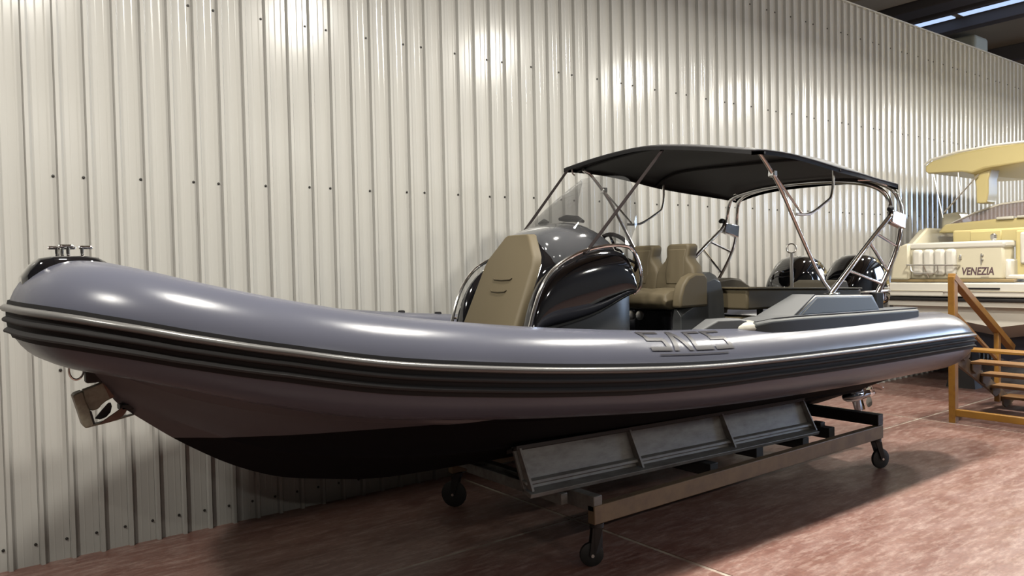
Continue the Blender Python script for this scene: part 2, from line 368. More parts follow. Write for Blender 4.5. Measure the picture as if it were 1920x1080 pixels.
# glossy cowl that carries the windscreen
CW = [(3.73, .24, 2.10, 2.29), (3.77, .30, 2.12, 2.335), (3.84, .34, 2.12, 2.375), (3.95, .37, 2.11, 2.405), (4.10, .375, 2.10, 2.435), (4.22, .37, 2.08, 2.425), (4.36, .36, 2.06, 2.37), (4.47, .34, 2.06, 2.30), (4.52, .30, 2.05, 2.20)]
cw = []
for x, hw, z0, z1 in CW:
    cw.append([Vector((x, YC - hw * c, z0 + (z1 - z0) * s)) for c, s in [(1.06, -.5), (1.05, 0), (1.0, .38), (.86, .74), (.6, .93), (.3, .99), (0, 1), (-.3, .99), (-.6, .93), (-.86, .74), (-1.0, .38), (-1.05, 0), (-1.06, -.5)]])
cwl = MB().loft(cw).build('console_cowl', 'cowl', con, smooth=60, sub=1)
MB().tube([(4.16, YC - .26, 2.425), (4.19, YC - .16, 2.452), (4.20, YC - .02, 2.465), (4.18, YC + .05, 2.462)], [.012, .026, .03, .012], 10).build('dash_pod', 'rubber', con)
MB().tube([(4.12, YC + .12, 2.44), (4.13, YC + .18, 2.45), (4.12, YC + .24, 2.435)], [.01, .024, .01], 10).build('dash_pod', 'rubber', con)
# side fairings (both sides)
FT = [(3.40, 1.55), (3.44, 1.74), (3.50, 1.90), (3.60, 2.02), (3.76, 2.12), (3.95, 2.175), (4.15, 2.205), (4.33, 2.21), (4.45, 2.165), (4.51, 2.07), (4.535, 1.95), (4.50, 1.85)]
FB = [(3.42, 1.50), (3.46, 1.53), (3.53, 1.58), (3.62, 1.605), (3.76, 1.625), (3.92, 1.65), (4.08, 1.685), (4.22, 1.735), (4.33, 1.78), (4.42, 1.82), (4.47, 1.84), (4.49, 1.845)]
for s in (-1, 1):
    rg = []
    for (xt, zt), (xb, zb) in zip(FT, FB):
        r = []
        for t, off in ((0, .06), (.06, .085), (.25, .105), (.5, .112), (.75, .102), (.93, .075), (1, .04)):
            r.append(Vector((xb + (xt - xb) * t, YC + s * (.395 + off * 1.0), zb + (zt - zb) * t)))
        rg.append(r + [Vector((xt, YC + s * .38, zt)), Vector((xb, YC + s * .38, zb))])
    MB().loft(rg).build('side_fairing', 'gloss', con, smooth=60, sub=1)
    rail = [(3.37, s * .49, 1.40), (3.40, s * .50, 1.62), (3.455, s * .505, 1.80), (3.53, s * .505, 1.945), (3.64, s * .505, 2.06), (3.78, s * .505, 2.135), (3.95, s * .505, 2.19), (4.15, s * .505, 2.222), (4.32, s * .505, 2.228), (4.43, s * .505, 2.205), (4.505, s * .505, 2.12), (4.545, s * .505, 2.0), (4.535, s * .50, 1.90), (4.49, s * .47, 1.845)]
    rp = cr([(x, YC + y, z) for x, y, z in rail], 4)
    MB().tube(rp, .014, 10).build('grab_rail', 'steel', con)
    MB().tube([(3.415, YC + s * .50, 1.68), (3.50, YC + s * .46, 1.665)], .009, 8).build('rail_standoff', 'steel', con)
# lower pod of the console with curved aft edge
MB().loft([[(4.42, YC - .44, 1.2), (4.42, YC - .44, 1.72), (4.42, YC, 1.9), (4.42, YC + .44, 1.72), (4.42, YC + .44, 1.2)], [(4.55, YC - .36, 1.2), (4.50, YC - .38, 1.70), (4.5, YC, 1.85), (4.50, YC + .38, 1.70), (4.55, YC + .36, 1.2)]]).build('console_pod', 'gel', con, smooth=40, bevel=.03)
# front cushion
def padpoly(off, sh):
    pts = [(.345, 1.22), (.342, 1.65), (.318, 2.09), (.295, 2.15), (.155, 2.315), (.125, 2.328)]
    full_ = [(-h * sh, z) for h, z in pts] + [(h * sh, z) for h, z in reversed(pts)]
    px = lambda z: 3.405 + (z - 1.65) * .46 if z < 2.1 else 3.612 + (z - 2.1) * .42
    return [Vector((px(z) + off, YC + y, z - (off * .0))) for y, z in full_]
MB().loft([padpoly(.26, 1.04), padpoly(.10, 1.04), padpoly(.066, 1.0)]).build('console_nose', 'gloss', con, smooth=50, bevel=.01)
pad = MB().loft([padpoly(.075, .985), padpoly(.03, 1.0), padpoly(.006, .985), padpoly(-.008, .93)]).build('front_cushion', 'tan', con, smooth=50, bevel=.008)
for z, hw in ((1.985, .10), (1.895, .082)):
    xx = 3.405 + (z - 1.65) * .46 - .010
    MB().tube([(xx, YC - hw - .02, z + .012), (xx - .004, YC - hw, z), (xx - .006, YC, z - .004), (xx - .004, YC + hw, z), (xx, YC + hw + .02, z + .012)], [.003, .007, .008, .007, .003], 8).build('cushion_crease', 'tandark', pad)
# windscreen : curved smoked sheet
base = [(4.52, -.40, 2.20), (4.36, -.395, 2.28), (4.18, -.37, 2.33), (4.02, -.30, 2.37), (3.93, -.17, 2.385), (3.90, 0, 2.385), (3.93, .17, 2.385), (4.02, .30, 2.37), (4.18, .37, 2.33), (4.36, .395, 2.28), (4.52, .40, 2.20)]
topl = [(4.66, -.36, 2.40), (4.665, -.345, 2.62), (4.665, -.32, 2.72), (4.64, -.26, 2.80), (4.53, -.15, 2.815), (4.50, 0, 2.815), (4.53, .15, 2.815), (4.64, .26, 2.80), (4.665, .32, 2.72), (4.665, .345, 2.62), (4.66, .36, 2.40)]
bb, tt = cr(base, 4), cr(topl, 4); ws = []
for t in [i / 10 for i in range(11)]:
    ws.append([Vector((b[0] + (a[0] - b[0]) * t, YC + b[1] + (a[1] - b[1]) * t, b[2] + (a[2] - b[2]) * t + .02 * math.sin(math.pi * t))) for a, b in zip(tt, bb)])
wso = MB().loft(ws, closed=False, caps=False).build('windscreen', 'glass', con, smooth=180)
wso.visible_shadow = True
# wheel
wc = Vector((4.60, YC - .20, 2.165)); ax = Vector((.86, 0, .5)).normalized(); a1 = Vector((0, 1, 0)); a2 = ax.cross(a1)
ring = [wc + (a1 * math.cos(t) + a2 * math.sin(t)) * .19 for t in [i * math.pi / 14 for i in range(28)]]
wh = MB().tube(ring, .017, 10, True).build('steering_wheel', 'strap', con)
sp = MB().lathe(wc - ax * .10, ax, [(0, .03), (.08, .03), (.09, .055), (.115, .05)], 14)
for k in range(3):
    t = math.pi / 2 + k * 2 * math.pi / 3; sp.tube([wc + (a1 * math.cos(t) + a2 * math.sin(t)) * .03, wc + (a1 * math.cos(t) + a2 * math.sin(t)) * .185], .011, 8)
sp.build('spokes', 'gloss', wh)

# helm seat ---------------------------------------------------------------
SX = 4.68   # seat centre line
seat = MB().loft([[(x, SX + y, z) for y, z in ((-.47, 1.2), (-.47, zt - .06), (-.42, zt), (.42, zt), (.47, zt - .06), (.47, 1.2))] for x, zt in ((4.98, 1.70), (5.06, 1.74), (5.18, 1.78), (5.30, 1.97), (5.42, 2.0), (5.50, 1.97), (5.54, 1.88), (5.56, 1.6), (5.56, 1.25))]).build('seat_module', 'gel', boat, smooth=40, bevel=.03, bseg=3)
MB().box((4.965, SX - .38, 1.2), (4.985, SX + .44, 1.69)).build('seat_front_panel', 'gloss', seat, bevel=.01)
for y in (4.755, 4.655): MB().lathe((4.967, y, 1.635), (-1, 0, 0), [(0, .042), (.008, .042), (.012, .034), (.010, .002)], 20).build('speaker', 'steeldull', seat)
MB().loft([[(x, SX + y, z) for y, z in ((-.40, zb), (-.42, (zb + zt) / 2), (-.39, zt - .01), (-.2, zt + .004), (-.01, zt - .008), (.2, zt + .004), (.39, zt - .01), (.42, (zb + zt) / 2), (.40, zb))] for x, zb, zt in ((4.86, 1.74, 1.79), (4.88, 1.715, 1.83), (4.95, 1.70, 1.865), (5.1, 1.70, 1.87), (5.27, 1.70, 1.86))]).build('seat_cushion', 'tan', seat, smooth=60, bevel=.008)
for y in (SX - .205, SX + .205):
    r = []
    for xo, sh in ((-.055, .90), (-.035, 1.0), (.05, 1.0), (.075, .94)):
        pts = [(-.20, 1.80), (-.222, 1.90), (-.222, 1.98), (-.19, 2.05), (-.132, 2.105), (-.120, 2.14), (-.130, 2.20), (-.128, 2.228), (-.105, 2.248)]
        pts = pts + [(-a, b) for a, b in reversed(pts)]
        r.append([(5.24 + xo + (b - 1.8) * .17, y + a * sh, 1.8 + (b - 1.8) * (.97 + .03 * sh)) for a, b in pts])
    br = MB().loft(r).build('backrest', 'tan', seat, smooth=50, bevel=.012)
    r2 = [[(5.18 + xo + (b - 1.8) * .17, y + a, b) for a, b in ((-.085, 1.90), (-.105, 2.0), (-.092, 2.12), (-.105, 2.205), (.105, 2.205), (.092, 2.12), (.105, 2.0), (.085, 1.90))] for xo in (.0, .02)]
    MB().loft(r2).build('backrest_inset', 'tan', br, smooth=40, bevel=.012)
for s in (-1, 1):
    pr = [(4.94, 1.71), (4.945, 1.80), (4.985, 1.90), (5.05, 1.965), (5.14, 1.995), (5.26, 1.99), (5.30, 1.95), (5.30, 1.71)]
    y0 = SX + s * .40; MB().prism([(x, y0, z) for x, z in pr], (0, s * .10, 0)).build('armrest', 'tan', seat, smooth=40, bevel=.022, bseg=3)

# aft lounge ---------------------------------------------------------------
sl = MB().hexa([(5.62, 4.02, 1.665), (7.50, 4.02, 1.64), (7.50, 5.35, 1.64), (5.62, 5.35, 1.665), (5.62, 4.02, 1.85), (7.50, 4.02, 1.785), (7.50, 5.35, 1.785), (5.62, 5.35, 1.85)]).build('sun_pad', 'tan', boat, bevel=.02)
MB().hexa([(5.60, 4.0, 1.847), (7.48, 4.0, 1.782), (7.48, 5.36, 1.782), (5.60, 5.36, 1.847), (5.60, 4.0, 1.862), (7.48, 4.0, 1.797), (7.48, 5.36, 1.797), (5.60, 5.36, 1.862)]).build('pad_piping', 'tan', sl, bevel=.004)
MB().tube([(5.98, 4.15, 1.22), (5.98, 4.15, 1.69)], .028, 12).build('pad_leg', 'gel2', sl)
MB().tube([(7.2, 4.15, 1.22), (7.2, 4.15, 1.69)], .028, 12).build('pad_leg', 'gel2', sl)
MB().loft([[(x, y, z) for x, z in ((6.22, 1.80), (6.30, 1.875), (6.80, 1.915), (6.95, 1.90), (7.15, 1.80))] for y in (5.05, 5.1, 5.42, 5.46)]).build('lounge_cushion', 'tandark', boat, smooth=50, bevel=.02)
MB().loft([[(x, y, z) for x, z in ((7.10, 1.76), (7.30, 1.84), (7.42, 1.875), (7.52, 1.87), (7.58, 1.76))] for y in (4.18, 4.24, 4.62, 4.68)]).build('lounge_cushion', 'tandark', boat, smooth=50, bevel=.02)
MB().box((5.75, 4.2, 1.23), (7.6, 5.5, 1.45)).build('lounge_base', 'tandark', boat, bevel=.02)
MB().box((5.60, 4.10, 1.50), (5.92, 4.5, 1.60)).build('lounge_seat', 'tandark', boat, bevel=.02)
MB().box((6.0, 5.48, 1.50), (7.3, 5.62, 1.66)).build('side_bolster', 'offwhite', boat, bevel=.02)
MB().tube([(6.72, 4.30, 1.80), (6.72, 4.30, 2.155)], .016, 10).build('tow_pole', 'steeldull', boat)
MB().tube([(6.72 + .045 * math.sin(t) * .6, 4.30 - .045 * math.sin(t) * .8, 2.20 + .045 * math.cos(t)) for t in [i * math.pi / 12 for i in range(24)]], .006, 8, True).build('pole_ring', 'steeldull', boat)

# aft gunwale mouldings ------------------------------------------------------
for s in (-1, 1):
    Y = lambda h: YC + s * (h - .08 * max(0, (h - .95) / .3))
    g = MB().loft([[(x, Y(a), zb), (x, Y(a), zt - .02), (x, Y(a - .03), zt), (x, Y(b), zt + .004), (x, Y(b - .05), zt - .10), (x, Y(b - .05), 1.40)] for x, a, b, zb, zt in
        ((5.02, 1.20, 1.02, 1.53, 1.56), (5.10, 1.27, 1.0, 1.52, 1.61), (5.25, 1.31, .98, 1.50, 1.628), (5.6, 1.325, .96, 1.49, 1.630), (6.5, 1.325, .95, 1.48, 1.612), (7.4, 1.30, .95, 1.47, 1.596), (7.72, 1.27, .97, 1.51, 1.590))]).build('gunwale_ledge', 'gel3', boat, smooth=30, bevel=.008)
    MB().loft([[(x, Y(a), zt - .0), (x, Y(a), zt + .006), (x, Y(b), zt + .008), (x, Y(b), zt)] for x, a, b, zt in ((5.12, 1.24, 1.0, 1.613), (5.3, 1.285, .98, 1.630), (5.6, 1.30, .96, 1.632), (6.5, 1.30, .95, 1.614), (7.4, 1.275, .95, 1.598), (7.74, 1.245, .97, 1.592))]).build('ledge_top', 'gel2', g, smooth=30)
    # box that carries the arch
    o = MB(); A = {}
    bot = [(5.62, 1.255), (7.03, 1.235), (7.03, .98), (5.40, .96)]; tp = [(5.98, 1.215), (6.93, 1.205), (6.90, 1.0), (5.93, .98)]
    o.hexa([(x, Y(h), 1.625 - (x - 5.6) * .018) for x, h in bot] + [(x, Y(h), 1.785 - (x - 5.9) * .03) for x, h in tp])
    bx = o.build('arch_plinth', 'gel', g, smooth=30, bevel=.012)
    MB().hexa([(5.40, Y(.962), 1.628), (5.62, Y(1.250), 1.628), (5.99, Y(1.205), 1.79), (5.93, Y(.985), 1.79), (5.36, Y(.955), 1.625), (5.58, Y(1.255), 1.625), (5.955, Y(1.215), 1.795), (5.90, Y(.98), 1.797)]).build('plinth_ramp', 'gel2', g, smooth=30, bevel=.004)
    MB().hexa([(5.72, Y(1.262), 1.64), (6.99, Y(1.244), 1.618), (6.89, Y(1.216), 1.735), (5.99, Y(1.222), 1.765), (5.72, Y(1.24), 1.64), (6.99, Y(1.22), 1.618), (6.89, Y(1.19), 1.735), (5.99, Y(1.20), 1.765)]).build('plinth_panel', 'gel3', g, smooth=30, bevel=.003)
    # rounded pale nose and forward wedge
    MB().loft([[(x, Y(1.13 + w * math.cos(t)), 1.565 + h * math.sin(t)) for t in [i * math.pi / 6 for i in range(12)]] for x, w, h in ((4.93, .02, .01), (4.96, .07, .035), (5.03, .12, .055), (5.12, .14, .062), (5.22, .12, .05))]).build('gunwale_nose', 'offwhite', g, smooth=60)
    MB().loft([[(x, Y(a), 1.45), (x, Y(a), zt - .01), (x, Y(a - .03), zt), (x, Y(.98), zt), (x, Y(.96), 1.45)] for x, a, zt in ((4.58, 1.10, 1.585), (4.74, 1.15, 1.652), (4.98, 1.18, 1.648), (5.06, 1.18, 1.635))]).build('gunwale_wedge', 'gel2', g, smooth=30, bevel=.006)

# arch ------------------------------------------------------------------------
def mir(p, s): return (p[0], YC + s * p[1], p[2])
def arch_path(front):
    if front: low = [(6.48, .985, 1.775), (6.90, .985, 2.06), (7.22, .985, 2.275), (7.45, .985, 2.42), (7.56, .985, 2.50), (7.60, .975, 2.58), (7.60, .95, 2.68), (7.56, .90, 2.76), (7.50, .80, 2.82), (7.48, .62, 2.86), (7.46, .35, 2.89)]
    else: low = [(7.30, .985, 1.74), (7.46, .985, 1.90), (7.62, .985, 2.08), (7.74, .985, 2.26), (7.79, .985, 2.42), (7.80, .98, 2.55), (7.79, .96, 2.68), (7.75, .91, 2.78), (7.70, .80, 2.845), (7.67, .62, 2.885), (7.65, .35, 2.915)]
    near = [mir(p, -1) for p in low]; far = [mir(p, 1) for p in low]
    mid = [(7.45 if front else 7.64, YC, 2.90 if front else 2.925)]
    return cr(near + mid + far[::-1], 4)
ar = MB().tube(arch_path(True), .024, 12).build('arch', 'steel', boat)
MB().tube(arch_path(False), .024, 12).build('arch_rear_tube', 'steel', ar)
for s in (-1, 1):
    for a, b in (((6.78, 1.98), (7.40, 1.84)), ((7.17, 2.24), (7.51, 1.96)), ((7.30, 2.325), (7.70, 2.20))):
        MB().tube([mir((a[0], .985, a[1]), s), mir((b[0], .985, b[1]), s)], .014, 10).build('arch_rung', 'steel', ar)
    MB().hexa([mir(p, s) for p in ((7.54, 1.02, 2.43), (7.81, 1.02, 2.37), (7.81, .95, 2.37), (7.54, .95, 2.43), (7.57, 1.02, 2.55), (7.83, 1.02, 2.52), (7.83, .95, 2.52), (7.57, .95, 2.55))]).build('arch_hinge', 'steel', ar, bevel=.012)
    MB().lathe(mir((7.52, 1.0, 2.56), s), (1, 0, .3), [(0, .022), (.03, .03), (.06, .022)], 10).build('hinge_knob', 'rubber', ar)
    MB().box(mir((6.42, .95, 1.755), s), mir((6.58, 1.02, 1.785), s)).build('arch_foot', 'steel', ar, bevel=.008)
    MB().box(mir((7.22, .95, 1.60), s), mir((7.36, 1.02, 1.76), s)).build('arch_foot', 'rubber', ar, bevel=.008)
    MB().tube([mir((7.46, .72, 2.87), s), mir((7.52, .80, 2.865), s), mir((7.60, .88, 2.83), s), mir((7.68, .90, 2.81), s)], .008, 8).build('arch_rung', 'steel', ar)

# bimini ----------------------------------------------------------------------
ST3 = [(5.17, 1.10, 2.945, 3.115, 3.05, 1.45), (5.35, 1.10, 2.96, 3.14, 3.055, 1.45), (5.7, 1.10, 2.955, 3.14, 3.045, 1.8), (6.1, 1.09, 2.925, 3.10, 3.005, 3), (6.5, 1.08, 2.885, 3.065, 2.95, 6), (6.9, 1.05, 2.865, 3.005, 2.91, 6), (7.3, 1.0, 2.845, 2.955, 2.875, 4), (7.62, .97, 2.83, 2.945, 2.845, 3), (7.78, .965, 2.815, 2.93, 2.82, 3)]
NG = 24; top_ = []
for x, hw, zn, zm, zf, pw in [tuple(r) for r in cr(ST3, 4)]:
    row = []
    for k in range(NG + 1):
        t = -1 + 2 * k / NG; edge = zn + (zf - zn) * (t + 1) / 2
        c = 1 - abs(t) ** pw
        row.append(Vector((x + .05 * (1 - t * t) * (-1 if x < 5.6 else 0), YC + hw * t, edge + (zm - (zn + zf) / 2) * c)))
    top_.append(row)
cb = MB().loft(top_, closed=False, caps=False)
can = cb.build('bimini_canopy', 'canvas', boat, smooth=180, solid=.014)
# turned-down hems round the edge
def hem(path, drop): 
    return MB().loft([[p, p + Vector((0, 0, .006)), p + Vector((0, 0, -drop))] for p in path], closed=True).build('canopy_hem', 'canvas', can, smooth=0)
hem([r[0] + Vector((0, .004, 0)) for r in top_], .035); hem([r[-1] - Vector((0, .004, 0)) for r in top_], .035); hem(top_[0], .03)
hem(top_[-1], .05)
# bow tubes under the canvas
for xi, r in ((4, .013), (16, .013)):
    MB().tube([p + Vector((0, 0, -.022)) for p in top_[xi]], r, 8).build('canopy_bow', 'canvas' if xi == 4 else 'rubgrey', can)
for s in (-1, 1):
    dz = 0 if s < 0 else .045
    A = lambda x, z, y=.995: (x, YC + s * y, z + dz * max(0, (z - 1.8)) / 1.1)
    MB().tube(cr([A(6.44, 1.82), A(6.36, 1.88), A(6.22, 2.02), A(5.95, 2.37), A(5.70, 2.70), A(5.46, 2.93), A(5.36, 2.975), A(5.30, 2.985, .95)], 3), .0155, 10).build('canopy_pole', 'steeldull', can)
    MB().tube(cr([A(5.94, 2.475), A(6.07, 2.475), A(6.20, 2.50), A(6.44, 2.61), A(6.50, 2.66), A(6.53, 2.78), A(6.53, 2.90)], 4), .0125, 10).build('canopy_pole', 'steeldull', can)
    MB().tube([A(5.62, 2.80), A(6.02, 2.485)], .010, 8).build('canopy_strut', 'steel', can)
    MB().box(A(5.585, 2.775, 1.02), A(5.64, 2.83, .96)).build('pole_clamp', 'steel', can, bevel=.008)
def strap(a, b):
    a, b = Vector(a), Vector(b); d = (b - a).normalized(); n = d.cross(Vector((0, 1, 0))).normalized(); k = d.cross(n) * .019; n = n * .003
    MB().hexa([a - k - n, a + k - n, a + k + n, a - k + n, b - k - n, b + k - n, b + k + n, b - k + n]).build('canopy_strap', 'strap', can, smooth=0)
strap((5.20, YC - .20, 3.10), (3.93, YC - .52, 2.165)); strap((5.20, YC + 1.06, 3.05), (4.02, YC + .48, 2.24))
MB().tube([(5.22, YC + 1.04, 3.05), (5.235, YC + 1.04, 3.0), (5.26, YC + 1.04, 2.985)], .008, 8).build('strap_hook', 'steeldull', can)

# lettering on the tube -------------------------------------------------------
def on_tube(u, v):     # u metres along X, v degrees
    x = u; cand = [(f, p) for f, p in zip(FR, full) if p[1] < YC - .5]
    for (f, p), (g, q) in zip(cand, cand[1:]):
        if p[0] <= x <= q[0]:
            t = (x - p[0]) / (q[0] - p[0]); return surf(f, v, .0045).lerp(surf(g, v, .0045), t)
def strokes(name, quads, m, parent):
    b = MB()
    for q in quads:
        n = 8; vs = []; 
        for i in range(n + 1):
            for j in range(n + 1):
                s, t = i / n, j / n
                u = (q[0][0] * (1 - s) + q[1][0] * s) * (1 - t) + (q[3][0] * (1 - s) + q[2][0] * s) * t
                v = (q[0][1] * (1 - s) + q[1][1] * s) * (1 - t) + (q[3][1] * (1 - s) + q[2][1] * s) * t
                vs.append(on_tube(u, v))
        b.add(vs, [(i * (n + 1) + j, (i + 1) * (n + 1) + j, (i + 1) * (n + 1) + j + 1, i * (n + 1) + j + 1) for i in range(n) for j in range(n)])
    return b.build(name, m, parent, smooth=180)
LW = .196; V0, V1 = 34, 74; sl_ = .05
def Lq(u0, pts):   # letter-space quads (0..1, 0..1) to u/v with slant
    return [[(u0 + x * LW + (1 - y) * .0 + y * -.02, V0 + (V1 - V0) * y) for x, y in q] for q in pts]
Sq = [[(0, .84), (1, .84), (1, 1), (0, 1)], [(0, .84), (.22, .84), (.35, .5), (.1, .5)], [(.05, .42), (.95, .42), (.95, .58), (.05, .58)], [(.78, .5), (1, .5), (1, .16), (.8, .16)], [(0, 0), (1, 0), (1, .16), (0, .16)]]
Aq = [[(0, 0), (.24, 0), (.62, 1), (.38, 1)], [(.76, 0), (1, 0), (.62, 1), (.38, 1)]]
Cq = [[(.15, .84), (1, .84), (1, 1), (.15, 1)], [(0, .16), (.22, .16), (.32, .84), (.1, .84)], [(.0, 0), (1, 0), (1, .16), (0, .16)]]
u = 3.80
for nm, q in (('letter_s', Sq), ('letter_a', Aq), ('letter_c', Cq), ('letter_s', Sq)):
    strokes(nm, Lq(u, q), 'letter', tb); u += LW + .022
strokes('letter_rule', [[(3.86, 27.5), (4.56, 27.5), (4.56, 29), (3.86, 29)]], 'letter', tb)

# ------------------------------------------------------------------ outboard motors
def motor(y, label):
    r = thing('outboard_motor', (8.1, y, .42), label, 'motor', 'outboard motors on the transom')
    secs = [(7.64, .10, 1.68, 1.80), (7.68, .17, 1.62, 1.87), (7.79, .205, 1.58, 1.985), (7.92, .225, 1.56, 2.10), (8.02, .235, 1.55, 2.14), (8.22, .235, 1.55, 2.135), (8.36, .22, 1.56, 2.09), (8.47, .195, 1.58, 2.0), (8.55, .15, 1.62, 1.88), (8.58, .08, 1.68, 1.80)]
    rg = []
    for x, hw, z0, z1 in secs:
        rg.append([(x, y + hw * c, z0 + (z1 - z0) * q) for c, q in ((-.8, 0), (-1, .12), (-1, .45), (-.93, .72), (-.76, .95), (-.35, 1.0), (0, 1), (.35, 1.0), (.76, .95), (.95, .74), (1, .45), (1, .12), (.8, 0), (0, -.02))])
    cw_ = MB().loft(rg).build('cowling', 'gloss', r, smooth=60, sub=1)
    MB().loft([[(x, y + s * (.236 if 7.8 < x < 8.4 else .2), z) for z in (1.72, 1.745)] for s in (-1,) for x in (7.78, 8.0, 8.3, 8.45)], closed=False, caps=False).build('cowl_trim', 'steeldull', cw_, solid=.006)
    MB().loft([[(x, y + hw * c, z) for x, c in ((7.86, -.6), (7.95, -1), (8.2, -1), (8.3, -.5), (8.3, .5), (8.2, 1), (7.95, 1), (7.86, .6))] for z, hw in ((1.60, .15), (1.2, .10), (.80, .075), (.70, .07))]).build('midsection', 'gloss', r, smooth=50)
    MB().box((7.90, y - .17, 1.0), (7.98, y + .17, 1.5)).build('mount_bracket', 'gloss', r, bevel=.02)
    MB().loft([[(x, y + hw * c, .775 + dz * c * c * 0 + d) for c in (-1, 0, 1) for d in (0,)] + [(x, y + hw * c, .795) for c in (1, 0, -1)] for x, hw, dz in ((7.84, .03, 0), (7.95, .09, 0), (8.2, .11, 0), (8.36, .12, 0))]).build('anti_ventilation_plate', 'gloss', r, smooth=0)
    gc = MB().lathe((7.80, y, .60), (1, 0, 0), [(0, .005), (.04, .035), (.10, .058), (.25, .066), (.42, .06), (.50, .05)], 16)
    gc.loft([[(x, y + hw * c, z) for x, c in ((7.93, 0), (8.0, -1), (8.2, -1), (8.27, 0), (8.2, 1), (8.0, 1))] for z, hw in ((.78, .05), (.6, .045))])
    gc.loft([[(x + dx, y + hw * c, z) for x, c in ((7.97, 0), (8.03, -1), (8.13, -1), (8.19, 0), (8.13, 1), (8.03, 1))] for z, hw, dx in ((.58, .025, 0), (.42, .008, .08))])
    gc.build('gearcase', 'gloss', r, smooth=50)
    pr = MB().lathe((8.29, y, .60), (1, 0, 0), [(0, .05), (.06, .056), (.13, .05), (.16, .03)], 14)
    for k in range(3):
        t0 = k * 2 * math.pi / 3 + .5; rings = []
        for q in range(7):
            rr = .045 + .125 * q / 6; wdt = [.05, .085, .105, .11, .10, .075, .02][q]; tw = .75 - .25 * q / 6; tt_ = t0 + .12 * q / 6
            rad = Vector((0, math.cos(tt_), math.sin(tt_))); tan_ = Vector((0, -math.sin(tt_), math.cos(tt_))); ch = (Vector((1, 0, 0)) * math.sin(tw) + tan_ * math.cos(tw))
            c0 = Vector((8.36, y, .60)) + rad * rr; nn = ch.cross(rad) * .004
            rings.append([c0 - ch * wdt / 1.6, c0 + nn, c0 + ch * wdt / 1.6, c0 - nn])
        pr.loft(rings)
    pr.build('propeller', 'steel', r, smooth=40)
motor(4.40, 'black outboard motor nearer the camera with bright round highlight, beside the steel arch leg')
motor(5.10, 'black outboard motor farther from the camera, left of its twin and behind the ringed pole')

# ------------------------------------------------------------------ anchor on the bow
an = thing('anchor', (.75, YC, 1.3), 'grey galvanised anchor hanging under the boat bow, rust at its upper end', 'anchor')
P2 = lambda x, y, o=0: (.65 + (x - 140) * .00257, YC + o, 1.43 - (y - 745) * .0030)   # drawing units of about 2.8 mm
def plate(name, m, pts, o, t, parent=an, bevel=.004):
    return MB().prism([P2(x, y, o) for x, y in pts], (0, t, 0)).build(name, m, parent, bevel=bevel)
plate('shank', 'anchor', [(152, 733), (175, 727), (200, 719), (216, 722), (224, 742), (214, 752), (197, 758), (188, 764), (183, 770), (172, 773), (161, 770), (155, 757)], -.020, .04, bevel=.008)
plate('shank_head', 'rust', [(190, 724), (186, 715), (206, 712), (219, 718), (224, 738), (220, 750), (204, 755), (198, 740)], -.026, .052, bevel=.01)
cp = plate('crown', 'anchor', [(134, 742), (137, 738), (152, 734), (157, 752), (170, 785), (172, 797), (165, 801), (154, 801), (150, 795)], -.045, .09, bevel=.006)
plate('crown_slot', 'darksteel', [(163, 772), (167, 772), (173, 795), (169, 796)], -.047, .094, cp, 0)
plate('fluke', 'darksteel', [(176, 789), (190, 775), (203, 763), (208, 763), (210, 770), (207, 781), (198, 789), (186, 792)], .012, .012, bevel=.003)
plate('fluke', 'rust', [(180, 796), (200, 785), (226, 771), (233, 773), (234, 779), (226, 788), (212, 793), (195, 796)], -.05, .012, bevel=.003)
plate('fluke_tip', 'anchor', [(156, 800), (180, 796), (215, 792), (250, 788), (250, 789), (215, 795), (185, 799), (158, 801.5)], -.03, .05, bevel=.002)

# ------------------------------------------------------------------ cradle trolley under the boat
tr = thing('boat_cradle', (5.5, YC, 0), 'low wheeled steel cradle trolley with angled bunks under the grey boat', 'trolley')
for y, m in ((3.86, 'beam'), (5.63, 'beam')):
    MB().box((3.60, y - .035, .305), (7.53, y + .035, .435)).build('side_rail', m, tr, bevel=.006)
MB().box((7.44, 3.83, .435), (7.54, 5.66, .545)).build('cross_beam', 'darksteel', tr, bevel=.006)
MB().box((3.60, 3.83, .39), (3.68, 5.66, .50)).build('cross_beam', 'galv', tr, bevel=.006)
for x, z, y0 in ((5.15, .33, 4.03), (5.81, .37, 4.05), (6.53, .33, 4.05), (6.98, .36, 4.05)):
    MB().box((x - .05, y0, z - .01), (x + .05, 5.60, z + .095)).build('cross_plank', 'plank', tr, bevel=.005)
MB().box((3.48, 4.03, .42), (3.54, 5.2, .50)).build('cross_plank', 'galv', tr, bevel=.005)
